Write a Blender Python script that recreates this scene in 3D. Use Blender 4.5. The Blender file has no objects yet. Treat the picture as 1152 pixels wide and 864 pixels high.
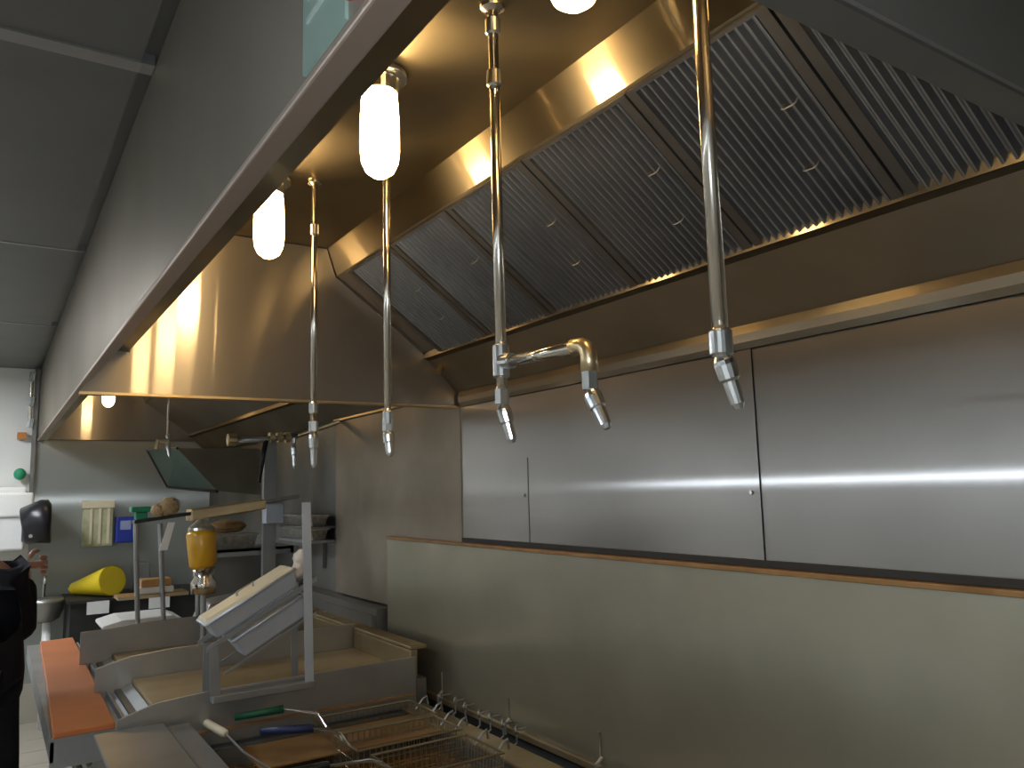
import bpy, bmesh, math, random
from mathutils import Vector, Matrix
random.seed(4)
C = bpy.context.scene.collection
PI = math.pi

# ------------------------------------------------------------------ camera
f = 890.0
yw, pt, rl = math.radians(33.3), math.radians(7.5), math.radians(-1.53)
fwd = Vector((math.sin(yw)*math.cos(pt), math.cos(yw)*math.cos(pt), math.sin(pt)))
rt = Vector((math.cos(yw), -math.sin(yw), 0)); up = rt.cross(fwd)
r2 = rt*math.cos(rl) + up*math.sin(rl); u2 = up*math.cos(rl) - rt*math.sin(rl)
cd = bpy.data.cameras.new('camera'); cam = bpy.data.objects.new('camera', cd); C.objects.link(cam)
cd.sensor_width = 36; cd.lens = f/1152*36; cd.clip_start = .02
m = Matrix((( r2.x, u2.x, -fwd.x, 0), (r2.y, u2.y, -fwd.y, 0), (r2.z, u2.z, -fwd.z, 1.6), (0, 0, 0, 1)))
cam.matrix_world = m
bpy.context.scene.camera = cam
cd.dof.use_dof = False

# ------------------------------------------------------------------ materials
def mat(name):
    M = bpy.data.materials.new(name); M.use_nodes = True
    nt = M.node_tree; nt.nodes.clear()
    out = nt.nodes.new('ShaderNodeOutputMaterial')
    return M, nt, out
def N(nt, t, **k):
    n = nt.nodes.new(t)
    for a, b in k.items():
        if a in n.inputs: n.inputs[a].default_value = b
        else: setattr(n, a, b)
    return n
def noise(nt, scale, detail=4, stretch=(1, 1, 1)):
    tc = N(nt, 'ShaderNodeNewGeometry'); mp = N(nt, 'ShaderNodeMapping'); mp.inputs['Scale'].default_value = stretch
    nt.links.new(tc.outputs['Position'], mp.inputs['Vector'])
    n = N(nt, 'ShaderNodeTexNoise'); n.inputs['Scale'].default_value = scale; n.inputs['Detail'].default_value = detail
    nt.links.new(mp.outputs['Vector'], n.inputs['Vector']); return n
def ramp(nt, src, c0, c1, p0=.3, p1=.7):
    r = N(nt, 'ShaderNodeValToRGB'); e = r.color_ramp.elements
    e[0].position = p0; e[1].position = p1
    e[0].color = (*c0, 1); e[1].color = (*c1, 1)
    nt.links.new(src, r.inputs['Fac']); return r
def steel(name, c0, c1, rough=.3, aniso=0.0, T=None, wide=.35, wrough=.45, nscale=3, stretch=(1, 1, 1), bump=0.0, diff=0.0, dcol=(.3, .28, .24)):
    """brushed steel: a narrow anisotropic lobe and a wider one; T is the world direction the highlight is smeared along"""
    M, nt, out = mat(name)
    n = noise(nt, nscale, 5, stretch); col = ramp(nt, n.outputs['Fac'], c0, c1)
    a = N(nt, 'ShaderNodeBsdfAnisotropic'); a.inputs['Roughness'].default_value = rough; a.inputs['Anisotropy'].default_value = -aniso
    b = N(nt, 'ShaderNodeBsdfAnisotropic'); b.inputs['Roughness'].default_value = wrough; b.inputs['Anisotropy'].default_value = -aniso*.6
    nt.links.new(col.outputs['Color'], a.inputs['Color']); nt.links.new(col.outputs['Color'], b.inputs['Color'])
    if T:
        cx = N(nt, 'ShaderNodeCombineXYZ')
        for i in range(3): cx.inputs[i].default_value = T[i]
        nt.links.new(cx.outputs[0], a.inputs['Tangent']); nt.links.new(cx.outputs[0], b.inputs['Tangent'])
    if bump:
        n2 = noise(nt, 2.2, 2, (1, 1, 1)); bp = N(nt, 'ShaderNodeBump'); bp.inputs['Strength'].default_value = bump; bp.inputs['Distance'].default_value = .05
        nt.links.new(n2.outputs['Fac'], bp.inputs['Height'])
        nt.links.new(bp.outputs[0], a.inputs['Normal']); nt.links.new(bp.outputs[0], b.inputs['Normal'])
    mx = N(nt, 'ShaderNodeMixShader'); mx.inputs[0].default_value = wide
    nt.links.new(a.outputs[0], mx.inputs[1]); nt.links.new(b.outputs[0], mx.inputs[2])
    last = mx
    if diff:
        d = N(nt, 'ShaderNodeBsdfDiffuse'); d.inputs['Color'].default_value = (*dcol, 1)
        m2 = N(nt, 'ShaderNodeMixShader'); m2.inputs[0].default_value = diff
        nt.links.new(mx.outputs[0], m2.inputs[1]); nt.links.new(d.outputs[0], m2.inputs[2]); last = m2
    nt.links.new(last.outputs[0], out.inputs[0]); return M
def plain(name, col, rough=.6, metal=0.0, col2=None, nscale=6, spec=.4, stretch=(1, 1, 1), trans=0.0, alpha=1.0):
    M, nt, out = mat(name)
    p = N(nt, 'ShaderNodeBsdfPrincipled'); p.inputs['Roughness'].default_value = rough; p.inputs['Metallic'].default_value = metal
    p.inputs['Specular IOR Level'].default_value = spec; p.inputs['Transmission Weight'].default_value = trans
    n = noise(nt, nscale, 4, stretch); c = ramp(nt, n.outputs['Fac'], col, col2 or tuple(x*.8 for x in col))
    nt.links.new(c.outputs['Color'], p.inputs['Base Color'])
    nt.links.new(p.outputs[0], out.inputs[0]); return M
def glow(name, col, s):
    M, nt, out = mat(name)
    e = N(nt, 'ShaderNodeEmission'); e.inputs['Color'].default_value = (*col, 1); e.inputs['Strength'].default_value = s
    nt.links.new(e.outputs[0], out.inputs[0]); return M

SC0, SC1 = (.50, .48, .45), (.62, .60, .57)
M = {}
M['panel'] = steel('brushed_steel_vertical_grain', (.35, .335, .315), (.45, .43, .41), .12, .80, (0, 1, 0), .52, .33, 1.6, (1, 1, 1))
M['lower'] = steel('dull_steel_backsplash', (.36, .35, .28), (.50, .48, .40), .26, .35, (0, 1, 0), .5, .42, 2.5, bump=.18, diff=.28, dcol=(.27, .255, .19))
M['hoodtop'] = steel('hood_roof_steel', (.34, .29, .20), (.46, .40, .29), .15, .78, (1, 0, 0), .42, .36, 2)
M['band'] = steel('hood_band_steel', (.32, .29, .22), (.42, .38, .30), .12, .75, (0, 0, 1), .45, .34, 2)
M['trim'] = steel('rear_trim_steel', (.22, .19, .14), (.30, .26, .20), .14, .6, (0, 0, 1), .5, .4, 2)
M['dull'] = steel('dull_brownish_wall_steel', (.28, .25, .21), (.42, .37, .31), .34, 0, None, .5, .5, 3, diff=.2, dcol=(.20, .17, .13))
M['end'] = steel('hood_end_steel', (.32, .30, .28), (.44, .42, .39), .11, .84, (0, 0, 1), .5, .42, 1.8, diff=.14, dcol=(.36, .34, .31))
M['outer'] = steel('hood_outer_steel', (.46, .42, .36), (.55, .50, .44), .20, .6, (0, 0, 1), .5, .42, 2, diff=.18, dcol=(.26, .24, .2))
M['partition'] = steel('partition_steel', (.34, .32, .29), (.42, .40, .37), .4, 0, None, .5, .55, 2, diff=.45, dcol=(.22, .21, .19))
M['lip'] = steel('hood_lip_steel', (.52, .44, .38), (.62, .54, .48), .38, 0, None, .5, .5, 2, diff=.35, dcol=(.34, .27, .22))
M['trough'] = steel('greasy_trough_steel', (.20, .18, .14), (.32, .29, .24), .26, .4, (0, 0, 1), .5, .5, 3, diff=.2, dcol=(.24, .2, .14))
M['filter'] = steel('filter_steel', (.34, .36, .39), (.46, .48, .51), .24, .3, (0, -.6, .6), .5, .42, 4)
M['frame'] = steel('filter_frame_steel', (.22, .22, .22), (.30, .30, .30), .36, 0, None, .5, .5, 4)
M['chrome'] = steel('chrome_pipe', (.62, .58, .5), (.75, .7, .62), .12, 0, None, .25, .3, 5)
M['chromeb'] = steel('chrome_nozzle', (.7, .72, .72), (.82, .84, .84), .14, 0, None, .3, .3, 5)
M['brass'] = steel('tarnished_brass', (.55, .42, .24), (.7, .58, .38), .3, 0, None, .4, .4, 8)
M['steel'] = steel('equipment_steel', (.34, .36, .37), (.48, .49, .49), .34, 0, None, .5, .5, 3, diff=.12, dcol=(.3, .3, .3))
M['steeld'] = steel('dark_equipment_steel', (.22, .22, .21), (.32, .31, .29), .4, 0, None, .5, .55, 3, diff=.2, dcol=(.12, .12, .11))
M['splash'] = steel('griddle_splash_steel', (.34, .34, .33), (.48, .48, .46), .32, 0, None, .5, .5, 4, diff=.12, dcol=(.26, .26, .25))
M['pan'] = steel('aluminium_pan', (.50, .56, .64), (.62, .68, .76), .34, 0, None, .5, .5, 4, diff=.35, dcol=(.55, .62, .72))
M['grease'] = plain('greasy_griddle_top', (.24, .14, .035), .35, .2, (.42, .34, .20), 3.5, .5)
M['grimy'] = steel('grimy_rim_steel', (.28, .22, .13), (.42, .36, .26), .4, 0, None, .5, .55, 6, diff=.25, dcol=(.25, .19, .1))
M['brown'] = plain('baked_on_grease_brown', (.20, .11, .04), .5, .2, (.32, .19, .08), 12)
M['oil'] = plain('fryer_oil', (.20, .11, .03), .15, 0, (.12, .06, .02), 5, .6)
M['wire'] = steel('basket_wire', (.3, .25, .17), (.42, .36, .25), .35, 0, None, .5, .5, 9)
M['board'] = plain('orange_cutting_board', (.50, .17, .06), .55, 0, (.42, .13, .045), 4)
M['ceil'] = plain('dark_ceiling_panel', (.10, .10, .092), .5, .1, (.12, .12, .108), 3, .4)
M['tbar'] = plain('ceiling_grid_bar', (.30, .30, .29), .35, .6)
M['white'] = plain('white_paint', (.72, .72, .69), .6, 0, (.66, .66, .63), 2)
M['whitep'] = plain('white_plastic', (.78, .78, .76), .35, 0, (.72, .72, .7), 4)
M['cream'] = plain('cream_plastic', (.70, .66, .50), .4, 0, (.62, .58, .42), 8)
M['farwall'] = steel('far_wall_steel', (.40, .42, .40), (.48, .50, .48), .17, .8, (1, 0, 0), .5, .42, 2, diff=.3, dcol=(.34, .36, .33))
M['black'] = plain('black_plastic', (.012, .013, .015), .3, 0, (.02, .02, .024), 5)
M['blackm'] = plain('matt_black', (.014, .014, .014), .6, 0, (.022, .022, .02), 5)
M['cloth'] = plain('dark_work_clothes', (.012, .013, .018), .9, 0, (.02, .021, .026), 9, .1)
M['skin'] = plain('skin', (.42, .23, .16), .5, 0, (.38, .2, .14), 12)
M['hair'] = plain('dark_hair', (.02, .015, .012), .6)
M['floor'] = plain('floor_tile', (.42, .38, .31), .45, 0, (.36, .33, .27), 2)
M['grout'] = plain('floor_grout', (.2, .18, .15), .8)
M['yellow'] = plain('yellow_plastic', (.85, .66, .02), .35, 0, (.75, .56, .02), 3)
M['amber'] = plain('amber_sauce', (.72, .40, .02), .25, 0, (.62, .32, .02), 4, .6)
M['blue'] = plain('blue_plastic', (.02, .04, .26), .35, 0, (.03, .05, .35), 10)
M['bluew'] = plain('pale_blue_label', (.3, .36, .6), .5)
M['green'] = plain('green_rubber', (.01, .10, .045), .5)
M['greenb'] = plain('bright_green_plastic', (.02, .28, .14), .5)
M['navy'] = plain('navy_rubber', (.015, .025, .09), .5)
M['teal'] = plain('pale_teal_sheet', (.30, .42, .38), .35, 0, (.26, .37, .33), 14)
M['tealw'] = plain('pale_print', (.5, .62, .58), .5)
M['tealm'] = steel('teal_tinted_metal', (.22, .30, .28), (.28, .36, .33), .35, 0, None, .5, .5, 3, diff=.3, dcol=(.16, .22, .2))
M['red'] = plain('red_plastic', (.5, .03, .03), .4)
M['foil'] = plain('aluminium_foil', (.62, .60, .54), .3, .8, (.35, .33, .28), 45)
M['tan'] = plain('tan_paper', (.55, .40, .22), .6, 0, (.42, .28, .14), 14)
M['olive'] = plain('clear_olive_bin', (.34, .36, .20), .35, 0, (.5, .5, .36), 16)
M['rag'] = plain('white_rag', (.72, .70, .64), .9, 0, (.55, .52, .46), 18)
M['orange'] = plain('orange_plastic', (.6, .22, .05), .5)
M['wood'] = plain('wood_block', (.5, .28, .1), .5, 0, (.4, .2, .07), 9)
M['rib'] = plain('shadow_gap', (.03, .03, .03), .7)
M['lampglass'] = glow('lit_lamp_globe', (1, .66, .30), 25)
M['tube'] = glow('lit_fluorescent_diffuser', (.88, .95, 1), 17)
M['tubefar'] = glow('lit_brighter_fluorescent_diffuser', (.92, .96, 1), 42)
M['pass'] = glow('added_strip_glow', (.78, .88, 1), 6.5)  # glow of the added strip opposite the cook line

# ------------------------------------------------------------------ mesh helpers
class MB:
    def __init__(s): s.bm = bmesh.new()
    def box(s, x0, x1, y0, y1, z0, z1):
        v = [s.bm.verts.new((x, y, z)) for x in (x0, x1) for y in (y0, y1) for z in (z0, z1)]
        for q in ((0, 1, 3, 2), (4, 6, 7, 5), (0, 4, 5, 1), (2, 3, 7, 6), (0, 2, 6, 4), (1, 5, 7, 3)): s.bm.faces.new([v[i] for i in q])
        return s
    def hexa(s, a, b):
        """solid between two matching polygons a and b"""
        n = len(a); A = [s.bm.verts.new(p) for p in a]; B = [s.bm.verts.new(p) for p in b]
        s.bm.faces.new(A); s.bm.faces.new(B[::-1])
        for i in range(n): s.bm.faces.new((A[i], B[i], B[(i+1) % n], A[(i+1) % n]))
        return s
    def prism(s, poly, axis, v0, v1):
        """polygon in the plane across axis ('x': (y,z); 'y': (x,z); 'z': (x,y)) from v0 to v1"""
        def P(p, v): return {'x': (v, p[0], p[1]), 'y': (p[0], v, p[1]), 'z': (p[0], p[1], v)}[axis]
        return s.hexa([P(p, v0) for p in poly], [P(p, v1) for p in poly])
    def sheet(s, a, b, axis, v0, v1, t):
        """a thin plate whose section runs from a to b"""
        dx, dz = b[0]-a[0], b[1]-a[1]; L = math.hypot(dx, dz); nx, nz = -dz/L*t, dx/L*t
        return s.prism([a, b, (b[0]+nx, b[1]+nz), (a[0]+nx, a[1]+nz)], axis, v0, v1)
    def tube(s, pts, r, n=12, cap=True):
        pts = [Vector(p) for p in pts]; rs = r if isinstance(r, (list, tuple)) else [r]*len(pts); rings = []
        prev = None
        for i, p in enumerate(pts):
            if i == 0: d = pts[1]-p
            elif i == len(pts)-1: d = p-pts[i-1]
            else: d = (pts[i+1]-p).normalized()+(p-pts[i-1]).normalized()
            d.normalize()
            if prev is None: u = d.orthogonal().normalized()
            else:
                u = prev - d*prev.dot(d)
                u = u.normalized() if u.length > 1e-5 else d.orthogonal().normalized()
            prev = u; w = d.cross(u)
            rings.append([s.bm.verts.new(p+(u*math.cos(2*PI*k/n)+w*math.sin(2*PI*k/n))*rs[i]) for k in range(n)])
        for a, b in zip(rings, rings[1:]):
            for k in range(n): s.bm.faces.new((a[k], a[(k+1) % n], b[(k+1) % n], b[k]))
        if cap: s.bm.faces.new(rings[0][::-1]); s.bm.faces.new(rings[-1])
        return s
    def torus(s, c, R, r, ax=(0, 0, 1), n=20, m_=8):
        ax = Vector(ax).normalized(); u = ax.orthogonal().normalized(); w = ax.cross(u); c = Vector(c); g = []
        for i in range(n):
            a = 2*PI*i/n; d = u*math.cos(a)+w*math.sin(a)
            g.append([s.bm.verts.new(c+d*(R+r*math.cos(2*PI*j/m_))+ax*r*math.sin(2*PI*j/m_)) for j in range(m_)])
        for i in range(n):
            for j in range(m_): s.bm.faces.new((g[i][j], g[(i+1) % n][j], g[(i+1) % n][(j+1) % m_], g[i][(j+1) % m_]))
        return s
    def ball(s, c, r, sc=(1, 1, 1), jit=0, sub=3):
        r_ = bmesh.ops.create_icosphere(s.bm, subdivisions=sub, radius=r)
        for v in r_['verts']:
            k = 1+random.uniform(-jit, jit)
            v.co = Vector((v.co.x*sc[0]*k, v.co.y*sc[1]*k, v.co.z*sc[2]*k))+Vector(c)
        return s
    def build(s, name, material, parent=None, smooth=False, bevel=0, **tags):
        bmesh.ops.recalc_face_normals(s.bm, faces=s.bm.faces)
        if parent is not None:
            base = world_loc(parent)
            for v in s.bm.verts: v.co -= base
        me = bpy.data.meshes.new(name); s.bm.to_mesh(me); s.bm.free()
        me.materials.append(M[material])
        if smooth:
            for p in me.polygons: p.use_smooth = True
        o = bpy.data.objects.new(name, me); C.objects.link(o)
        if parent is not None: o.parent = parent
        if bevel:
            b = o.modifiers.new('bevel', 'BEVEL'); b.width = bevel; b.segments = 2; b.limit_method = 'ANGLE'
        for k, v in tags.items(): o[k] = v
        return o
def world_loc(o):
    p = Vector(o.location)
    while o.parent: o = o.parent; p = p+o.location
    return p
def thing(name, label, cat, loc, group=None):
    o = bpy.data.objects.new(name, None); C.objects.link(o); o.location = loc; o.empty_display_size = .05
    o['label'] = label; o['category'] = cat
    if group: o['group'] = group
    return o
def tag(o, label, cat, group=None):
    o['label'] = label; o['category'] = cat
    if group: o['group'] = group
    return o
def struct(o): o['kind'] = 'structure'; return o
def copy_tree(o, parent=None):
    c = o.copy(); C.objects.link(c)
    if parent is not None: c.parent = parent
    for ch in [x for x in bpy.data.objects if x.parent == o]: copy_tree(ch, c)
    return c

# ------------------------------------------------------------------ room
X0, X1, Y0, Y1, ZC = -2.6, 1.53, -2.2, 7.0, 2.6
def tiles():
    b = MB(); s = .3; g = .006
    y = Y0
    while y < Y1-1e-6:
        x = X0
        while x < X1-1e-6:
            b.box(x+g/2, min(x+s, X1)-g/2, y+g/2, min(y+s, Y1)-g/2, -.02, 0)
            x += s
        y += s
    return b
fl = struct(MB().box(X0, X1, Y0, Y1, -.1, -.003).build('floor', 'grout'))
tiles().build('floor_tiles', 'floor', fl)
struct(MB().box(X0-.1, X0, Y0, Y1, 0, ZC).build('wall_left', 'white'))
struct(MB().box(X1, X1+.1, Y0, Y1, 0, ZC).build('wall_right', 'steeld'))
struct(MB().box(X0-.1, X1+.1, Y1, Y1+.1, 0, ZC).build('wall_far', 'white'))
struct(MB().box(X0-.1, X1+.1, Y0-.1, Y0, 0, ZC).build('wall_near', 'white'))
struct(MB().box(X0-.1, X1+.1, Y0-.1, Y1+.1, ZC+.02, ZC+.12).build('ceiling', 'ceil'))
struct(MB().box(.25, X1, Y1-.012, Y1, .28, 2.06).build('trim_1', 'farwall'))
struct(MB().box(X0, X1, Y1-.015, Y1, 0, .28).build('baseboard_far', 'floor'))
# ceiling panels and the grid bars between them
ys = [-2.2, -1.39, .26, 1.91, 3.55, 5.2, 7.0]
g = MB()
for a, b_ in zip(ys, ys[1:]):
    for xa, xb in ((-2.6, -1.2), (-1.2, .25)): g.box(xa+.008, xb-.008, a+.008, b_-.008, ZC, ZC+.02)
g.build('ceiling_panels', 'ceil', bpy.data.objects['ceiling'])
g = MB().box(-2.6, .27, 1.885, 1.935, ZC-.006, ZC+.02)
for y in (.26, 3.55, 5.2): g.box(-2.6, .27, y-.008, y+.008, ZC-.003, ZC+.02)
g.build('ceiling_grid_bars', 'tbar', bpy.data.objects['ceiling'])

# ceiling lights over the aisle (real fixtures, left of the frame)
def troffer(x, y, label, tm='tube'):
    t = thing('ceiling_light', label, 'light', (x, y, ZC), 'fluorescent lights over the aisle')
    fr = MB()
    for q in ((x-.16, x-.14, y-.62, y+.62), (x+.14, x+.16, y-.62, y+.62), (x-.14, x+.14, y-.62, y-.6), (x-.14, x+.14, y+.6, y+.62)): fr.box(*q, ZC-.04, ZC)
    fr.build('frame', 'whitep', t); MB().box(x-.14, x+.14, y-.6, y+.6, ZC-.03, ZC-.01).build('diffuser', tm, t)
for y in (-.6, 2.6): troffer(-1.35, y, 'white framed fluorescent ceiling light over the aisle left of the hood')
troffer(-.75, 5.5, 'brighter fluorescent ceiling light near the far white wall', 'tubefar')
del bpy.context.scene.objects['ceiling_light.002']['group']
# unseen glowing strip added at eye height for the wall panel's highlight line
t = thing('added_light_strip', 'long slim added light strip on the left wall facing the cook line', 'light', (X0, 2, 1.58))
MB().box(X0+.003, X0+.03, -1.4, 6.0, 1.53, 1.67).build('housing', 'whitep', t)
MB().box(X0+.03, X0+.05, -1.35, 5.95, 1.58, 1.62).build('diffuser', 'pass', t)

# ------------------------------------------------------------------ exhaust hood
HY0, HY1 = -.6, 6.985
hood = thing('exhaust_hood', 'long brushed stainless exhaust hood running above the cook line', 'hood', (.9, 3, 2.05))
FX, LZ, TZ = .272, 2.05, 2.47
MB().box(FX, FX+.012, HY0, HY1, LZ+.009, ZC).build('front_panel', 'outer', hood)
MB().box(FX-.002, .303, HY0, HY1, LZ-.003, LZ+.009).build('front_lip', 'lip', hood, bevel=.003)
MB().box(.325, .335, HY0, HY1, LZ+.012, TZ).box(.303, .335, HY0, HY1, LZ+.002, LZ+.012).build('inner_front_panel', 'hoodtop', hood)
MB().box(.325, 1.0, HY0, HY1, TZ, TZ+.01).build('roof_panel', 'hoodtop', hood)
MB().sheet((.967, TZ), (1.0, 2.372), 'y', HY0, HY1, .008).build('sloped_band', 'band', hood)
MB().sheet((1.0, 2.372), (1.012, 2.363), 'y', HY0, HY1, .01).build('filter_rail_upper', 'band', hood)
MB().sheet((1.352, 2.095), (1.385, 2.083), 'y', HY0, HY1, .02).sheet((1.352, 2.095), (1.352, 2.118), 'y', HY0, HY1, .004).build('filter_rail_lower', 'trim', hood)
MB().sheet((1.37, 2.088), (1.5, 1.965), 'y', HY0, HY1, .01).build('rear_trough', 'trough', hood)
MB().prism([(1.488, 1.972), (1.53, 1.972), (1.53, 1.915), (1.492, 1.915), (1.484, 1.93), (1.482, 1.95)], 'y', .1, 2.64).build('rear_trim', 'trim', hood)
MB().sheet((1.0, 2.374), (1.365, 2.108), 'y', 2.53, HY1, .008).build('blank_filler_panel', 'end', hood)
# partitions between the hood bays
sec = [(.206, 1.92), (1.5, 1.92), (1.5, 1.962), (1.372, 2.085), (1.36, 2.1), (.997, 2.37), (.965, 2.468), (.337, 2.468), (.337, 2.064), (.337, 2.046), (.303, 2.048)]
MB().prism(sec, 'y', 2.655, 2.675).build('bay_partition', 'end', hood)
MB().box(.206, 1.5, 2.65, 2.69, 1.912, 1.92).build('partition_flange', 'brass', hood)
MB().prism([(.337, 2.05), (1.37, 2.05), (1.36, 2.1), (.997, 2.37), (.965, 2.468), (.337, 2.468)], 'y', .40, .41).build('bay_partition', 'partition', hood)
MB().box(.31, 1.44, .405, .445, 2.045, 2.05).build('partition_flange', 'steeld', hood)
MB().prism([(.337, 2.06), (1.5, 2.06), (1.5, 2.47), (.337, 2.47)], 'y', 6.96, 6.98).build('end_panel', 'end', hood)
# scattered droplets of light-catching grease on the seams: little drip rivets
for (y, z) in ((1.28, 0), (1.9, 0)):
    pass

# filters: corrugated baffles in a frame
fa = Vector((1.004, 0, 2.366)); fb = Vector((1.362, 0, 2.106)); fd = (fb-fa); FL = fd.length; fu = fd.normalized(); fn = Vector((-fu.z, 0, fu.x)); fn = -fn if fn.z > 0 else fn
FW = .366
flabels = ['nearest corrugated grease filter, partly hidden by the bay partition at top right',
           'second corrugated grease filter from the right, behind the rightmost chrome pipe',
           'corrugated grease filter in the middle of the row, left of the rightmost pipe',
           'corrugated grease filter just right of the chrome pipe with the side arm',
           'corrugated grease filter directly behind and left of the pipe with the side arm',
           'farthest corrugated grease filter, beside the blank end panel']
seams = [.385, .75, 1.09, 1.455, 1.83, 2.19, 2.535]
def filt(i):
    y0, y1 = seams[i]+.003, seams[i+1]-.003; W = y1-y0
    t = thing('grease_filter', flabels[i], 'filter', (1.18, (y0+y1)/2, 2.236), 'grease filters in the hood')
    def P(s, y, h): return fa+fu*s+fn*h+Vector((0, y, 0))
    fr = MB(); b = .008
    for (s0, s1, a, c) in ((0, b, y0, y1), (FL-b, FL, y0, y1), (b, FL-b, y0, y0+.022), (b, FL-b, y1-.022, y1)):
        fr.hexa([P(s0, a, .0), P(s1, a, .0), P(s1, c, .0), P(s0, c, .0)], [P(s0, a, .012), P(s1, a, .012), P(s1, c, .012), P(s0, c, .012)])
    fr.build('frame', 'frame', t)
    n = 15; bm = MB(); rows = []
    ya, yb = y0+.022, y1-.022; K = n*8
    for k in range(K+1):
        y = ya+(yb-ya)*k/K; ph = 2*PI*(k/8.0); h = .006+.0075*max(-1, min(1, 1.25*math.sin(ph)))
        rows.append([bm.bm.verts.new(P(s, y, h)) for s in (.006, FL-.006)]+[bm.bm.verts.new(P(s, y, -.004)) for s in (FL-.006, .006)])
    for a, c in zip(rows, rows[1:]):
        for j in range(4): bm.bm.faces.new((a[j], a[(j+1) % 4], c[(j+1) % 4], c[j]))
    bm.bm.faces.new(rows[0]); bm.bm.faces.new(rows[-1][::-1])
    bm.build('baffles', 'filter', t, smooth=False)
    for s in (.17, .30):
        yy = y0+.05 if s == .17 else y0+.09
        q = P(s, yy, .012); hb = MB()
        hb.tube([q, q+fn*.014, q+fn*.018+Vector((0, .006, 0)), q+fn*.018+Vector((0, .022, 0)), q+fn*.014+Vector((0, .028, 0)), q+Vector((0, .028, 0))], .0016, 8)
        hb.build('handle', 'steel', t, smooth=True)
for i in range(6): filt(i)

# ------------------------------------------------------------------ lamps
def lamp(x, y, label):
    t = thing('hood_lamp', label, 'lamp', (x, y, TZ), 'jar lamps under the hood roof')
    MB().tube([(x, y, TZ), (x, y, TZ-.012), (x, y, TZ-.016), (x, y, TZ-.045)], [.058, .058, .042, .04], 28).build('lamp_base', 'chromeb', t, smooth=False, bevel=.002)
    prof = [(.036, TZ-.045), (.039, TZ-.07), (.041, TZ-.12), (.041, TZ-.17), (.038, TZ-.195), (.029, TZ-.215), (.014, TZ-.226), (.003, TZ-.228)]
    MB().tube([(x, y, z) for r, z in prof], [r for r, z in prof], 28).build('globe', 'lampglass', t, smooth=True)
lamp(.64, 1.45, 'lit jar lamp, the larger one directly above the middle chrome pipe')
lamp(.605, 2.12, 'lit jar lamp further down the hood, left of the thin chrome pipe')
lamp(.63, .78, 'nearest lit jar lamp, only its bottom tip showing beside the side arm pipe')
lamp(.66, 6.2, 'lit jar lamp in the far bay of the hood behind the partition')

# ------------------------------------------------------------------ drop pipes with nozzles
def nozzle(t, top, d, name='nozzle'):
    """hex fitting, swivel and slim tip hanging at 'top', leaning along d"""
    top = Vector(top); d = Vector(d)
    a = top+Vector((0, 0, -.026)); e = top+d
    MB().tube([top, a], .0125, 6).build('hex_fitting', 'chromeb', t)
    k = (e-a)
    MB().tube([a, a+k*.12, a+k*.2, a+k*.45, a+k*.5, a+k*.9, e], [.008, .0125, .0135, .0125, .0098, .0085, .005], 14).build('nozzle', 'chromeb', t, smooth=False)
def drop(name, label, x, y, ztop, zbot, r, d, couplings):
    t = thing(name, label, 'pipe', (x, y, ztop), 'chrome drop pipes under the hood')
    MB().tube([(x, y, ztop), (x, y, zbot)], r, 20).build('pipe', 'chrome', t, smooth=True)
    MB().tube([(x, y, ztop), (x, y, ztop-.006), (x, y, ztop-.012)], [r*2.4, r*2.3, r*1.3], 20).build('ceiling_flange', 'chrome', t)
    for z in couplings:
        MB().tube([(x, y, z-.016), (x, y, z-.013), (x, y, z+.013), (x, y, z+.016)], [r*1.15, r*1.45, r*1.45, r*1.15], 20).build('coupling', 'chromeb', t)
    nozzle(t, (x, y, zbot+.003), d)
    return t
drop('drop_pipe', 'rightmost and nearest chrome drop pipe with a tilted nozzle', .72, .64, TZ, 1.775, .0098, (.016, -.008, -.092), (1.765,))
tA = drop('drop_pipe', 'chrome drop pipe with a horizontal side arm and two nozzles', .72, 1.128, TZ, 1.765, .0095, (.014, -.008, -.092), (2.43, 2.33))
MB().tube([(.72, 1.128, 1.845), (.72, 1.128, 1.842), (.72, 1.128, 1.79), (.72, 1.128, 1.787)], [.011, .0145, .0145, .011], 16).tube([(.72, 1.128, 1.815), (.72, 1.095, 1.812)], .0135, 16).build('tee_fitting', 'chromeb', tA)
MB().tube([(.72, 1.1, 1.812), (.72, .915, 1.806)], .0095, 18).build('side_arm', 'chrome', tA, smooth=True)
arc = [(.72, .925, 1.806)]+[(.72, .91-.02*math.sin(a), 1.786+.02*math.cos(a)) for a in [i*PI/2/6 for i in range(7)]]+[(.72, .89, 1.765)]
MB().tube(arc, [.0135]+[.0125]*7+[.0135], 16).build('elbow_fitting', 'brass', tA, smooth=True)
nozzle(tA, (.72, .89, 1.765), (.006, -.028, -.085))
drop('drop_pipe', 'chrome drop pipe hanging behind the larger lamp', .72, 1.595, TZ, 1.755, .0082, (.0, -.012, -.082), (1.76,))
drop('drop_pipe', 'thin chrome drop pipe between the smaller lamp and the larger lamp', .72, 2.08, TZ, 1.79, .0082, (.0, -.008, -.125), (2.33, 1.83))
t = drop('drop_pipe', 'short drop pipe in the far bay with a brass fitting at its end', .853, 5.0, TZ, 1.94, .008, (.012, -.01, -.11), (1.95,))
MB().tube([(.853, 5, 1.93), (.80, 5, 1.93), (.795, 5, 1.88)], .016, 12).build('branch_fitting', 'brass', t)

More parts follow.
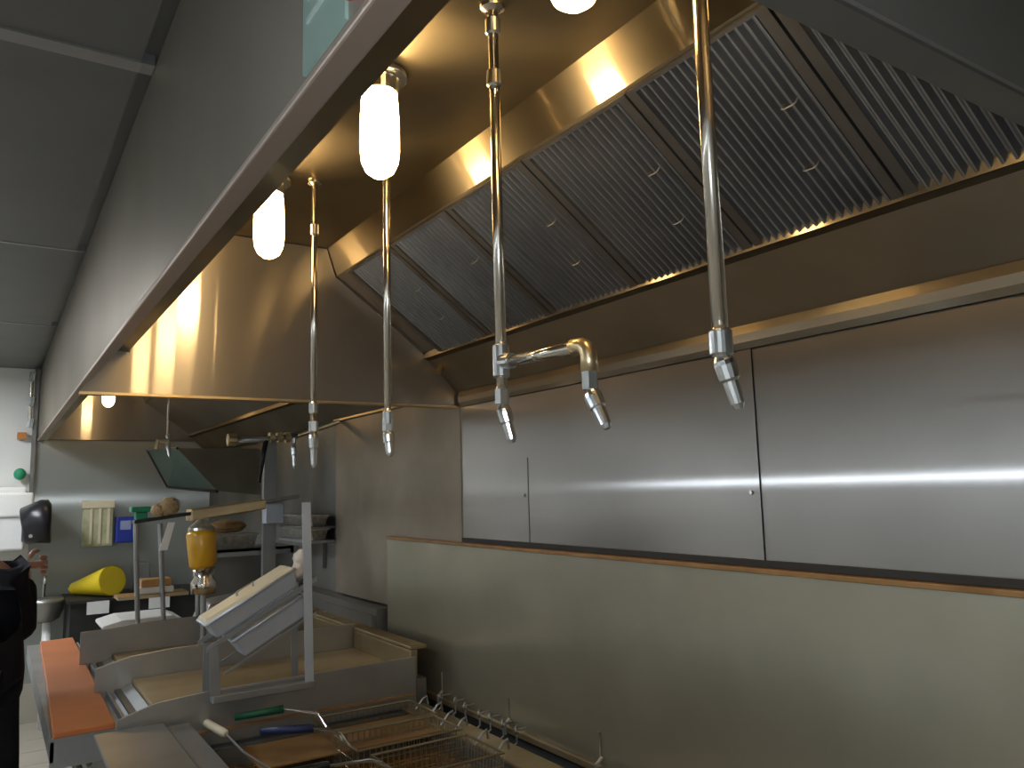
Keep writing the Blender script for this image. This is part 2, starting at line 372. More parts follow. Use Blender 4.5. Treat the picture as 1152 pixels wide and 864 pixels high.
# ------------------------------------------------------------------ wall panels behind the line
p = thing('upper_wall_panel', 'bright brushed steel wall panel under the rear edge of the hood', 'panel', (1.5, 1.45, 1.42))
MB().box(1.5, 1.512, .1, 1.262, 1.42, 1.94).build('panel_sheet', 'panel', p)
MB().box(1.5, 1.512, 1.266, 2.64, 1.42, 1.94).build('panel_sheet', 'panel', p)
MB().box(1.5, 1.53, 2.64, 2.652, 1.415, 1.955).build('end_edge', 'steeld', p)
MB().box(1.496, 1.5, 1.24, 1.285, 1.42, 1.915).build('seam_strip', 'panel', p)
MB().box(1.498, 1.5, 2.2, 2.235, 1.42, 1.70).build('seam_strip', 'panel', p)
for (y, z) in ((1.263, 1.575), (2.218, 1.575)):
    MB().tube([(1.498, y, z), (1.49, y, z)], [.006, .004], 10).build('screw', 'chromeb', p)
MB().box(1.49, 1.53, .1, 2.64, 1.405, 1.42).build('lower_gap', 'rib', p)
p = thing('lower_wall_panel', 'dull greasy steel backsplash panel behind the fryers', 'panel', (1.48, 1.7, .82))
MB().box(1.478, 1.49, .1, 3.29, .81, 1.392).build('panel_sheet', 'lower', p)
MB().box(1.47, 1.53, .1, 3.29, 1.392, 1.404).build('top_ledge', 'brown', p, bevel=.002)
MB().box(1.462, 1.478, .1, 3.29, .80, .822).build('bottom_rim', 'grimy', p, bevel=.003)
for y in (2.786, 2.318, 1.842):
    MB().tube([(1.474, y, .80), (1.474, y, .91)], .0028, 8).build('hanger_pin', 'chromeb', p)
    MB().tube([(1.47, y-.012, .845), (1.45, y-.012, .83), (1.452, y-.012, .80)], .006, 8).build('clip', 'steel', p)
p = thing('far_wall_panel', 'dull steel wall panel beyond the bright panel, below the far bay', 'panel', (1.5, 3.3, 1.1))
MB().box(1.5, 1.512, 2.655, 3.98, 1.1, 1.97).build('panel_sheet', 'dull', p)
MB().box(1.485, 1.515, 2.66, 3.98, 1.97, 1.98).build('top_ledge', 'brass', p)
# far bay pipework along the wall
t = thing('wall_pipe', 'short steel pipe with a brass end cap on top of the dull wall panel', 'pipe', (1.46, 2.9, 2.0))
MB().tube([(1.455, 3.02, 2.015), (1.455, 2.70, 1.995)], .020, 16).build('pipe', 'steel', t, smooth=True)
MB().tube([(1.455, 3.06, 2.018), (1.455, 3.01, 2.015)], .027, 16).build('end_cap', 'brass', t)
t = thing('brass_stub', 'small brass stub poking out under the farthest filter', 'pipe', (1.44, 2.76, 2.05))
MB().tube([(1.40, 2.62, 2.062), (1.45, 2.645, 2.075)], .009, 10).tube([(1.40, 2.62, 2.062), (1.385, 2.61, 2.04)], .012, 10).build('stub', 'brass', t)
t = thing('manifold_pipe', 'horizontal pipe with brass fittings and a nozzle beyond the thin drop pipe', 'pipe', (1.2, 4, 1.88))
MB().tube([(.99, 4, 1.872), (1.14, 4, 1.875), (1.30, 4, 1.895)], .014, 14).build('pipe', 'steel', t, smooth=True)
MB().tube([(.955, 4, 1.871), (.995, 4, 1.872)], .03, 14).build('end_cap', 'brass', t)
for x in (1.17, 1.21, 1.25): MB().tube([(x-.012, 4, 1.885), (x+.012, 4, 1.888)], .026, 14).build('brass_ring', 'brass', t)
MB().tube([(1.30, 4, 1.895), (1.49, 3.9, 1.965)], .012, 12).build('wall_arm', 'brass', t)
MB().tube([(1.14, 4, 1.87), (1.13, 4, 1.80), (1.11, 4, 1.66)], [.014, .012, .008], 10).build('hose', 'black', t, smooth=True)
nozzle(t, (1.282, 4, 1.885), (.006, 0, -.155))

# low box hood with slanted side, far end
w = thing('side_hood', 'small dark wedge shaped hood with a teal tinted slanted side at the far end', 'hood', (1.2, 6, 1.6))
MB().hexa([(1.0, 5.5, 1.915), (1.6-.075, 5.5, 1.915), (1.525, 5.5, 1.60), (1.257, 5.5, 1.635)], [(1.0, 5.52, 1.915), (1.525, 5.52, 1.915), (1.525, 5.52, 1.60), (1.257, 5.52, 1.635)]).build('end_panel', 'trough', w)
MB().hexa([(1.0, 5.52, 1.915), (.97, 6.5, 1.96), (1.12, 6.5, 1.68), (1.257, 5.52, 1.635)], [(1.02, 5.52, 1.92), (.99, 6.5, 1.97), (1.14, 6.5, 1.69), (1.275, 5.52, 1.645)]).build('slanted_side', 'tealm', w)
MB().tube([(.968, 6.5, 1.962), (1.12, 6.5, 1.678), (1.255, 5.51, 1.632)], .012, 6).tube([(.968, 6.5, 1.962), (1.0, 5.51, 1.915)], .009, 6).build('edge_frame', 'black', w)
MB().box(1.3, 1.37, 4.58, 4.62, 1.1, 1.9).build('support_post', 'steel', w)
MB().box(1.29, 1.39, 4.5, 4.575, 1.44, 1.55).build('post_bracket', 'pan', w, bevel=.004)

# ------------------------------------------------------------------ sign on the hood front
t = thing('notice_plate', 'pale teal notice sheet fixed to the outer face of the hood', 'sign', (FX, .75, 2.16))
MB().box(FX-.004, FX, .69, .817, 2.062, 2.26).build('plate', 'teal', t)
for i in range(5): MB().box(FX-.006, FX-.004, .705, .80, 2.115+.028*i, 2.121+.028*i).build('print_line', 'tealw', t)
t = MB().box(FX-.012, FX, .62, .682, 2.075, 2.13).build('red_tag', 'red', None, bevel=.003); tag(t, 'red tag on the hood face beside the teal notice', 'sign')

# ------------------------------------------------------------------ griddles
ZG = .925
def griddle(y0, y1, label, side):
    t = thing('griddle', label, 'griddle', (.9, (y0+y1)/2, 0), 'flat griddles in the cook line')
    MB().box(.42, 1.42, y0, y1, .12, ZG-.03).build('body', 'steeld', t)
    for x in (.5, 1.36):
        for y in (y0+.06, y1-.06): MB().tube([(x, y, 0), (x, y, .12)], .022, 10).build('leg', 'steel', t)
    MB().box(.48, 1.36, y0+.01, y1-.01, ZG-.03, ZG).build('cooking_plate', 'grease', t)
    MB().hexa([(.398, y0+.01, ZG-.06), (.475, y0+.01, ZG-.025), (.475, y1-.01, ZG-.025), (.398, y1-.01, ZG-.06)], [(.398, y0+.01, ZG-.05), (.475, y0+.01, ZG-.015), (.475, y1-.01, ZG-.015), (.398, y1-.01, ZG-.05)]).box(.392, .40, y0, y1, ZG-.09, ZG-.03).build('grease_trough', 'steel', t)
    MB().box(1.36, 1.39, y0+.01, y1-.01, ZG-.03, ZG+.075).box(1.36, 1.43, y0+.01, y1-.01, ZG+.075, ZG+.09).build('back_rim', 'grimy', t, bevel=.004)
    for k in range(3):
        yy = y0+.12+k*(y1-y0-.24)/2
        MB().tube([(.42, yy, .72), (.385, yy, .72)], [.026, .02], 16).build('control_knob', 'black', t)
    return t
g1 = griddle(2.81, 3.40, 'nearest greasy flat griddle beneath the tilted pans', None)
g2 = griddle(3.41, 4.0, 'second greasy flat griddle behind the tilted pans', None)
g3 = griddle(4.01, 4.62, 'third griddle, where the white tray lies', None)
def splash(y, zt, zl, x1=1.37, top=None):
    return MB().prism([(.354, .80), (x1, .80), (x1, zt+.008), (.62, zt), (.47, zt-.012), (.354, zl)], 'y', y-.008, y)
o = splash(2.8, .975, .928).build('side_splash', 'splash', g1, bevel=.003)
MB().box(.46, 1.36, 2.785, 2.792, .845, .853).build('grease_stain_line', 'brown', g1)
splash(3.405, 1.02, .978).build('side_splash', 'splash', g2, bevel=.003)
splash(4.005, 1.045, 1.03).build('side_splash', 'splash', g3, bevel=.003)
# cutting board on its rail
t = thing('front_rail_shelf', 'steel rail shelf along the front of the griddles carrying the orange board', 'shelf', (.29, 3.8, .87))
MB().box(.19, .392, 2.93, 4.84, .86, .872).box(.19, .20, 2.93, 4.84, .80, .86).box(.19, .392, 2.93, 2.94, .78, .86).build('shelf_plate', 'steel', t)
for y in (3.0, 3.9, 4.75): MB().tube([(.22, y, .86), (.40, y, .5)], .012, 8).build('support_arm', 'steeld', t)
b = MB()
b.prism([(.195, 2.912), (.368, 2.917), (.392, 4.82), (.243, 4.79)], 'z', .873, .893)
b = b.build('cutting_board', 'board', None, bevel=.004); tag(b, 'long orange brown cutting board along the front of the griddles', 'cutting board')

# ------------------------------------------------------------------ fryer in front
t = thing('deep_fryer', 'deep fryer at the bottom of the picture with wire baskets hung over it', 'fryer', (.9, 2.2, 0))
fy0, fy1 = 1.45, 2.76
MB().box(.42, 1.38, fy0, fy1, .1, .70).build('body', 'steeld', t)
for x in (.48, 1.32):
    for y in (fy0+.06, fy1-.06): MB().tube([(x, y, 0), (x, y, .1)], .022, 10).build('leg', 'steel', t)
MB().box(.58, 1.34, fy0, fy0+.03, .70, .80).box(.58, 1.34, fy1-.03, fy1, .70, .80).box(.56, .60, fy0, fy1, .70, .80).box(1.30, 1.34, fy0, fy1, .70, .80).build('vat_wall', 'steeld', t)
MB().box(.60, 1.30, fy0+.03, fy1-.03, .70, .745).build('oil', 'oil', t)
MB().box(.29, .485, fy0, 2.765, .893, .905).box(.44, .56, fy0, 2.76, .70, .893).build('front_shelf', 'steel', t, bevel=.003)
MB().box(1.30, 1.40, fy0, 2.78, .80, .812).box(1.38, 1.40, fy0, 2.78, .7, .80).build('rear_ledge', 'grimy', t, bevel=.004)
MB().box(.70, 1.30, 2.46, 2.70, .80, .805).build('drain_board', 'brown', t)
def basket(x0, x1, y0, y1, z0, z1, label, handle, hm):
    t = thing('fry_basket', label, 'basket', ((x0+x1)/2, (y0+y1)/2, z0), 'wire fry baskets')
    w_ = MB(); n = 18
    for k in range(n+1):
        x = x0+(x1-x0)*k/n
        w_.tube([(x, y0, z1), (x, y0+.01, z0), (x, y1-.01, z0), (x, y1, z1)], .0012, 5)
    for k in range(13):
        y = y0+(y1-y0)*k/12
        w_.tube([(x0, y, z1), (x0+.01, y, z0), (x1-.01, y, z0), (x1, y, z1)], .0012, 5)
    for z in (z0+.03, z0+.06, z0+.09):
        w_.tube([(x0, y0, z), (x1, y0, z), (x1, y1, z), (x0, y1, z), (x0, y0, z)], .0012, 5)
    w_.build('wire_mesh', 'wire', t)
    MB().tube([(x0, y0, z1), (x1, y0, z1), (x1, y1, z1), (x0, y1, z1), (x0, y0, z1)], .004, 8).build('rim', 'wire', t)
    for y in (y0+.05, y1-.05):
        MB().tube([(x1, y, z1-.02), (x1+.03, y, z1+.012), (x1+.045, y, z1+.018), (x1+.05, y, z1-.01)], .004, 8).build('hook', 'steel', t)
    h = [Vector(q) for q in handle]
    hw = MB().tube([(x0, (y0+y1)/2-.03, z1), h[0], h[1]], .0035, 8).tube([(x0, (y0+y1)/2+.03, z1), h[0]+Vector((0, .02, 0)), h[1]], .0035, 8).build('handle_wire', 'chromeb', t)
    MB().tube([h[1], h[2]], [.013, .011], 12).build('handle_grip', hm, hw, smooth=True)
    return t
basket(.94, 1.29, 2.31, 2.50, .72, .845, 'wire fry basket with a blue grip, nearer the camera', [(.93, 2.42, .87), (.87, 2.50, .88), (.74, 2.60, .87)], 'navy')
basket(.95, 1.31, 2.52, 2.73, .72, .845, 'wire fry basket with a green grip, behind the blue gripped one', [(.93, 2.62, .885), (.84, 2.70, .90), (.70, 2.76, .885)], 'green')
basket(.97, 1.29, 2.06, 2.28, .71, .835, 'nearest wire fry basket at the bottom edge of the picture', [(.92, 2.16, .86), (.80, 2.17, .87), (.66, 2.18, .87)], 'black')
# hooks with rings on the back rail
for i, (y, z) in enumerate(((2.73, .84), (2.62, .845), (2.55, .842), (2.45, .838), (2.38, .84), (2.30, .838), (2.22, .836))):
    t = thing('ring_hook', '%s small steel ring hook in the row on the fryer back rail' % ('farthest', 'second farthest', 'third farthest', 'middle', 'third nearest', 'second nearest', 'nearest')[i], 'hook', (1.44, y, z), 'ring hooks on the fryer back rail')
    MB().torus((1.44, y, z), .011, .0035, (.6, -.8, 0)).build('ring', 'steel', t, smooth=True)
    MB().tube([(1.44, y, z-.012), (1.44, y, z-.04), (1.425, y, z-.05)], .0035, 8).tube([(1.44, y, z), (1.478, y, z)], .003, 6).build('hook', 'steel', t)
t = thing('skimmer', 'cream handled skimmer lying across the front of the fryer', 'utensil', (.62, 2.75, .87))
MB().tube([(.606, 2.90, .872), (.61, 2.885, .872), (.638, 2.64, .875), (.64, 2.63, .875)], [.009, .013, .013, .009], 14).build('handle', 'cream', t, smooth=True)
MB().tube([(.64, 2.63, .875), (.66, 2.50, .85), (.72, 2.40, .81)], .004, 8).build('shaft', 'steel', t)
MB().tube([(.74, 2.36, .802), (.74, 2.36, .808)], .05, 20).build('strainer', 'wire', t)

# ------------------------------------------------------------------ tilted pan rack
t = thing('pan_rack', 'steel strip rack on the nearest griddle holding two tilted pans', 'rack', (.8, 2.9, .96))
MB().box(.625, .962, 2.742, 2.789, .940, .965).build('base_bar', 'steel', t, bevel=.003)
MB().hexa([(.618, 2.745, .965), (.650, 2.745, .965), (.640, 2.745, 1.125), (.612, 2.745, 1.108)], [(.618, 2.749, .965), (.650, 2.749, .965), (.640, 2.749, 1.125), (.612, 2.749, 1.108)]).build('post', 'steel', t)
MB().hexa([(.928, 2.745, .965), (.958, 2.745, .965), (.942, 2.745, 1.57), (.912, 2.745, 1.57)], [(.928, 2.749, .965), (.958, 2.749, .965), (.942, 2.749, 1.57), (.912, 2.749, 1.57)]).build('post', 'pan', t)
MB().box(.625, .650, 2.89, 2.894, ZG, 1.11).build('post', 'steel', t)
MB().box(.925, .950, 2.89, 2.894, ZG, 1.29).build('post', 'steel', t)
for y in (2.75, 2.89):
    MB().hexa([(.605, y, 1.100), (.968, y, 1.297), (.968, y, 1.315), (.605, y, 1.118)], [(.605, y+.004, 1.100), (.968, y+.004, 1.297), (.968, y+.004, 1.315), (.605, y+.004, 1.118)]).build('sloping_rail', 'steel', t)
    MB().hexa([(.66, y, 1.022), (.968, y, 1.187), (.968, y, 1.195), (.66, y, 1.030)], [(.66, y+.004, 1.022), (.968, y+.004, 1.187), (.968, y+.004, 1.195), (.66, y+.004, 1.030)]).build('sloping_rail', 'steel', t)
def pan(o, L, D, Hh, label, m_, lid):
    t = thing('lidded_pan', label, 'pan', o)
    a = math.radians(28.4); ca, sa = math.cos(a), math.sin(a); O = Vector(o)
    def P(u, v, w): return O+Vector((u*ca-w*sa, v, u*sa+w*ca))
    def lp(u0, u1, v0, v1, w): return [P(u0, v0, w), P(u1, v0, w), P(u1, v1, w), P(u0, v1, w)]
    s = .014
    MB().hexa(lp(s, L-s, s, D-s, 0), lp(.004, L-.004, .004, D-.004, Hh)).build('pan_body', m_, t, bevel=.005)
    MB().tube([P(0, 0, Hh), P(L, 0, Hh), P(L, D, Hh), P(0, D, Hh), P(0, 0, Hh)], .005, 8).build('rolled_rim', 'pan', t, smooth=True)
    if lid:
        ld = MB().hexa(lp(0, L, 0, D, Hh+.004), lp(.01, L-.01, .01, D-.01, Hh+.014)).build('lid', lid, t, bevel=.003)
        q = P(L*.5, D*.5, Hh+.014); MB().tube([q+Vector((-.03*ca, 0, -.03*sa)), q+Vector((-.03*ca, 0, -.03*sa+.014)), q+Vector((.03*ca, 0, .03*sa+.014)), q+Vector((.03*ca, 0, .03*sa))], .004, 8).build('lid_handle', 'steel', ld)
pan((.632, 2.757, 1.131), .33, .13, .062, 'upper cream lidded pan tilted on the strip rack', 'pan', 'cream')
pan((.722, 2.757, 1.062), .27, .13, .072, 'lower blue grey pan tilted beneath the upper one', 'pan', None)
r_ = MB().ball((.93, 2.80, 1.375), .030, (1, .8, 1.0), .12).ball((.918, 2.80, 1.335), .024, (.9, .8, 1.3), .14).build('rag', 'rag', None, smooth=True); tag(r_, 'crumpled white rag hanging on the top corner of the tilted pan', 'rag')

# ------------------------------------------------------------------ tall shelf stand with long bar
t = thing('shelf_stand', 'thin legged steel stand with a long sloping tan top bar', 'shelf', (.8, 4, .95))
MB().hexa([(.55, 3.98, 1.485), (.80, 3.98, 1.515), (.80, 3.98, 1.53), (.55, 3.98, 1.50)], [(.55, 4.06, 1.485), (.80, 4.06, 1.515), (.80, 4.06, 1.53), (.55, 4.06, 1.50)]).build('rear_bar', 'black', t)
MB().hexa([(.79, 3.97, 1.485), (1.14, 3.97, 1.53), (1.14, 3.97, 1.578), (.79, 3.97, 1.54)], [(.79, 4.1, 1.485), (1.14, 4.1, 1.53), (1.14, 4.1, 1.578), (.79, 4.1, 1.54)]).build('top_bar', 'brass', t, bevel=.006)
MB().tube([(1.14, 4, 1.565), (1.31, 4, 1.588)], .009, 10).build('bar_end_rod', 'steel', t)
MB().hexa([(.655, 3.97, 1.36), (.69, 3.97, 1.36), (.72, 3.97, 1.485), (.69, 3.97, 1.485)], [(.655, 3.975, 1.36), (.69, 3.975, 1.36), (.72, 3.975, 1.485), (.69, 3.975, 1.485)]).build('bracket', 'whitep', t)
for (xa, xb, zt) in ((.56, .59, 1.50), (.665, .70, 1.48), (.83, .845, 1.49)):
    MB().tube([(xa, 4.03, zt), (xb, 4.03, .926)], .011, 8).build('leg', 'steel', t)
MB().box(.50, .80, 4.03, 4.18, 1.145, 1.16).build('lower_shelf', 'brass', t)
o = MB().box(.60, .73, 4.07, 4.16, 1.19, 1.225).build('wood_block', 'wood', None, bevel=.004); tag(o, 'orange brown block on the white container on the stand shelf', 'block')
o = MB().box(.59, .74, 4.06, 4.17, 1.16, 1.19).build('food_container', 'whitep', None, bevel=.006); tag(o, 'low white container on the lower shelf of the thin legged stand', 'container')
for i, (x, z, r, l) in enumerate(((.70, 1.545, .04, 'tan crumpled paper bag on top of the stand, the larger one'), (.655, 1.53, .03, 'tan crumpled paper bag on the stand, the smaller one at left'))):
    o = MB().ball((x, 4.02, z+.012), r, (1.1, .8, 1.1), .1).build('paper_bag', 'tan', None); tag(o, l, 'bag')
o = MB().box(.55, .65, 4.08, 4.16, 1.535, 1.56).box(.57, .62, 4.09, 4.15, 1.50, 1.535).build('green_box', 'greenb', None, bevel=.004); tag(o, 'small bright green box on the left end of the stand', 'box')
# amber dispenser
t = thing('sauce_dispenser', 'amber sauce dispenser with a chrome collar on a slim pole', 'dispenser', (.805, 3.8, .865))
MB().tube([(.815, 3.8, 1.285), (.812, 3.8, 1.30), (.80, 3.8, 1.43), (.80, 3.8, 1.45)], [.048, .06, .064, .055], 24).build('reservoir', 'amber', t, smooth=True)
MB().tube([(.80, 3.8, 1.45), (.80, 3.8, 1.462), (.80, 3.8, 1.50)], [.058, .055, .012], 20).build('lid', 'foil', t)
MB().tube([(.815, 3.8, 1.17), (.815, 3.8, 1.22), (.815, 3.8, 1.24), (.815, 3.8, 1.285)], [.052, .056, .042, .05], 20).build('collar', 'chrome', t, smooth=True)
MB().tube([(.815, 3.8, 1.17), (.82, 3.8, .926)], .013, 10).build('pole', 'steel', t)

# wall shelf with foil pans
t = thing('wall_shelf', 'steel wall shelf carrying foil pans behind the support post', 'shelf', (1.3, 4.6, 1.27))
MB().box(1.02, 1.50, 4.66, 5.05, 1.285, 1.30).box(1.02, 1.50, 4.66, 4.67, 1.26, 1.30).build('shelf_plate', 'steel', t)
MB().box(1.06, 1.50, 4.9, 4.92, .92, 1.26).build('back_panel', 'steeld', t)
MB().box(1.48, 1.53, 4.66, 5.05, 1.1, 1.30).build('wall_bracket', 'steel', t)
def foilpan(x0, x1, y0, y1, z0, z1, label, mm='foil'):
    b = MB().hexa([(x0+.015, y0+.015, z0), (x1-.015, y0+.015, z0), (x1-.015, y1-.015, z0), (x0+.015, y1-.015, z0)], [(x0, y0, z1), (x1, y0, z1), (x1, y1, z1), (x0, y1, z1)])
    b.box(x0-.008, x1+.008, y0-.008, y1+.008, z1, z1+.006)
    o = b.build('foil_pan', mm, None); tag(o, label, 'pan', 'foil pans on the wall shelf')
foilpan(1.03, 1.30, 4.70, 4.88, 1.301, 1.375, 'wide crinkled foil pan on the wall shelf, left of the post')
foilpan(1.395, 1.485, 4.05, 4.5, 1.36, 1.41, 'lower crinkled foil pan right of the bright post bracket')
foilpan(1.395, 1.485, 4.05, 4.5, 1.43, 1.48, 'upper crinkled foil pan right of the bright post bracket')
t = thing('narrow_shelf', 'narrow steel shelf under the two foil pans right of the post', 'shelf', (1.45, 4.3, 1.35))
MB().box(1.38, 1.53, 4.02, 4.55, 1.345, 1.358).build('shelf_plate', 'steel', t); MB().box(1.38, 1.53, 4.02, 4.55, 1.418, 1.428).build('shelf_plate', 'steeld', t)
MB().box(1.51, 1.53, 4.2, 4.23, 1.2, 1.46).build('wall_bracket', 'steeld', t)
o = MB().ball((1.15, 4.78, 1.425), .04, (2.6, 1.4, .95), .08).build('dark_loaf', 'brown', None); tag(o, 'dark brown roast lying on the wide foil pan', 'food')
t = thing('tall_cabinet', 'dark steel cabinet against the wall below the narrow shelf', 'cabinet', (1.47, 4.2, 0))
MB().box(1.44, 1.525, 3.32, 4.6, 0, 1.09).build('body', 'steeld', t); dr = MB().box(1.425, 1.44, 3.34, 3.93, .1, 1.06).build('door', 'steeld', t); MB().tube([(1.42, 3.9, .5), (1.42, 3.9, 1.02)], .007, 8).build('door_handle', 'steel', dr)

# white tray on the third griddle
t = MB().prism([(.46, 1.0), (.50, .98), (.76, .98), (.82, 1.01), (.76, 1.035), (.54, 1.035), (.46, 1.015)], 'y', 4.2, 4.5)
o = t.build('white_tray', 'whitep', None, bevel=.006); tag(o, 'long white plastic tray on the third griddle', 'tray')
o = MB().box(.50, .80, 4.19, 4.51, .926, .979).build('steel_insert', 'splash', None, bevel=.004); tag(o, 'steel insert box under the long white tray', 'container')
for q, (a, c, y) in enumerate(((.9, 1.25, 4.25),)):
    o = MB().hexa([(a, y, .926), (c, y, .926), (c, y+.3, .926), (a, y+.3, .926)], [(a+.05, y+.03, 1.06), (c-.02, y+.03, 1.1), (c-.02, y+.25, 1.1), (a+.05, y+.25, 1.06)]).build('covered_pan', 'splash', None, bevel=.01); tag(o, 'covered steel pan on the third griddle right of the white tray', 'pan')

# ------------------------------------------------------------------ far counter
t = thing('far_counter', 'low black counter against the far grey wall', 'counter', (.9, 6.6, 0))
MB().box(.50, 1.50, 6.45, 6.97, .05, .88).build('body', 'blackm', t)
MB().box(.48, 1.52, 6.42, 6.975, .88, .90).build('worktop', 'blackm', t)
for x in (.60, 1.0): MB().box(x, x+.14, 6.405, 6.42, .80, .885).build('label_holder', 'whitep', t)
t = thing('hand_sink', 'grey round hand sink on a slim pedestal left of the black counter', 'sink', (.38, 6.8, 0))
MB().tube([(.36, 6.75, .74), (.36, 6.75, .76), (.36, 6.75, .87), (.36, 6.75, .90)], [.06, .1, .135, .14], 24).build('basin', 'splash', t, smooth=True)
MB().tube([(.38, 6.75, 0), (.38, 6.75, .76)], .03, 12).build('pedestal', 'whitep', t, smooth=True)
MB().tube([(.36, 6.9, .88), (.36, 6.9, 1.03), (.36, 6.83, 1.05), (.36, 6.80, 1.0)], .011, 10).build('tap', 'chromeb', t, smooth=True)
# yellow container lying on its side
a = Vector((.55, 6.86, .945)); e = Vector((.765, 6.50, 1.015)); k = e-a
t = thing('yellow_container', 'bright yellow plastic container lying on its side on the black counter', 'container', (.7, 6.55, .9))
MB().tube([a, a+k*.04, a+k*.95, e], [.03, .045, .108, .11], 28, cap=False).tube([a+k*.04, a+k*.01], .044, 28).build('container_body', 'yellow', t, smooth=True)
MB().tube([e-k*.02, e], [.107, .102], 28).build('container_lid', 'yellow', t)
MB().tube([a-k*.10, a], [.018, .028], 16).build('spout', 'cream', t)
t = thing('clear_bin', 'olive clear bin with pale strips hung on the far wall', 'bin', (.7, 6.95, 1.25))
MB().box(.595, .80, 6.90, 6.985, 1.24, 1.53).build('bin_body', 'olive', t, bevel=.006); MB().box(.585, .81, 6.89, 6.985, 1.53, 1.59).build('bin_lid', 'cream', t, bevel=.006)
for x in (.64, .70, .76): MB().box(x, x+.018, 6.893, 6.90, 1.26, 1.53).build('strip', 'cream', t)
t = thing('blue_dispenser', 'dark blue dispenser box on the far wall right of the clear bin', 'dispenser', (.88, 6.95, 1.26))
db = MB().box(.82, .955, 6.88, 6.985, 1.26, 1.46).build('dispenser_body', 'blue', t, bevel=.01); MB().box(.85, .925, 6.875, 6.88, 1.36, 1.43).build('label_plate', 'bluew', db)
o = MB().box(.93, 1.03, 6.6, 6.8, .9, 1.12).build('steel_canister', 'splash', None, bevel=.01); tag(o, 'pale steel canister on the black counter right of the yellow container', 'canister')

# white wall machine with black drum
t = thing('drink_machine', 'white wall mounted machine with a black round drum, left edge', 'machine', (.1, 6.9, 1.25))
MB().box(-.22, .21, 6.62, 6.985, 1.26, 1.70).box(.0, .255, 6.60, 6.72, 1.49, 1.66).build('housing', 'whitep', t, bevel=.015)
MB().box(-.12, .05, 6.60, 6.62, 1.44, 1.64).box(-.12, .05, 6.60, 6.62, 1.29, 1.42).build('front_cover', 'whitep', t, bevel=.004)
MB().tube([(.19, 6.58, 1.42), (.20, 6.58, 1.42), (.22, 6.575, 1.43), (.33, 6.56, 1.455), (.355, 6.555, 1.46), (.36, 6.555, 1.46)], [.10, .12, .13, .158, .15, .12], 32).build('drum', 'black', t, smooth=True)
MB().tube([(.24, 6.46, 1.36), (.24, 6.435, 1.36)], .012, 12).build('drum_screw', 'chromeb', t)
t = thing('wall_pole', 'chrome jointed pole on the far wall below the ceiling', 'pole', (.23, 6.97, 2.1))
MB().box(.235, .262, 6.95, 6.985, 1.3, 2.598).build('channel', 'steeld', t)
MB().tube([(.215, 6.93, 2.55), (.215, 6.93, 2.2)], .014, 10).build('rod', 'chrome', t)
for z in (2.53, 2.34, 2.18): MB().tube([(.215, 6.93, z-.035), (.225, 6.93, z+.035)], .024, 12).build('joint', 'chromeb', t)
o = MB().box(.14, .20, 6.93, 6.985, 2.06, 2.11).build('orange_clip', 'orange', None, bevel=.005); tag(o, 'small orange clip on the far white wall beside the jointed pole', 'clip')
o = MB().ball((.17, 6.93, 1.80), .04, (1, 1, 1.1)).build('teal_sponge', 'greenb', None); tag(o, 'teal green sponge on the wall above the white machine', 'sponge')

# ------------------------------------------------------------------ person
def skin(name, material, nodes, edges, radii, parent, root=0, sub=2):
    base = world_loc(parent)
    me = bpy.data.meshes.new(name); me.from_pydata([Vector(n)-base for n in nodes], edges, []); me.update()
    o = bpy.data.objects.new(name, me); C.objects.link(o); o.parent = parent
    me.materials.append(M[material])
    s = o.modifiers.new('skin', 'SKIN'); s.use_smooth_shade = True
    lay = me.skin_vertices[0].data if me.skin_vertices else None
    if lay is None:
        bm = bmesh.new(); bm.from_mesh(me); bm.verts.layers.skin.verify(); bm.to_mesh(me); bm.free(); lay = me.skin_vertices[0].data
    for i, r in enumerate(radii):
        lay[i].radius = r if isinstance(r, tuple) else (r, r); lay[i].use_root = (i == root)
    u = o.modifiers.new('sub', 'SUBSURF'); u.levels = sub; u.render_levels = sub
    return o
P0 = thing('person', 'person in dark work clothes at the left edge with one hand raised', 'person', (-.10, 3.5, 0))
px, py = -.10, 3.5
body_n = [(px, py, .95), (px, py, 1.12), (px, py, 1.28), (px, py, 1.40), (px, py, 1.47), (px, py+.01, 1.56), (px, py+.015, 1.66),
          (px+.13, py, .90), (px+.14, py, .48), (px+.14, py-.02, .08), (px+.14, py+.12, .04),
          (px-.10, py, .90), (px-.10, py+.02, .48), (px-.10, py, .08), (px-.10, py+.14, .04),
          (px+.155, py-.01, 1.33), (px+.205, py+.12, 1.10), (px+.22, py+.28, 1.25), (px+.225, py+.37, 1.335),
          (px-.175, py, 1.37), (px-.23, py+.02, 1.10), (px-.20, py+.15, .93), (px-.19, py+.18, .88)]
body_e = [(0, 1), (1, 2), (2, 3), (3, 4), (4, 5), (5, 6), (0, 7), (7, 8), (8, 9), (9, 10), (0, 11), (11, 12), (12, 13), (13, 14), (3, 15), (15, 16), (16, 17), (17, 18), (3, 19), (19, 20), (20, 21), (21, 22)]
body_r = [(.12, .08), (.11, .075), (.12, .08), (.10, .07), .05, .085, .08, .085, .06, .045, .04, .085, .06, .045, .04, .048, .038, .034, .028, .048, .038, .034, .028]
skin('body', 'skin', body_n, body_e, body_r, P0)
jn = body_n[:4]+[body_n[i] for i in (7,)]
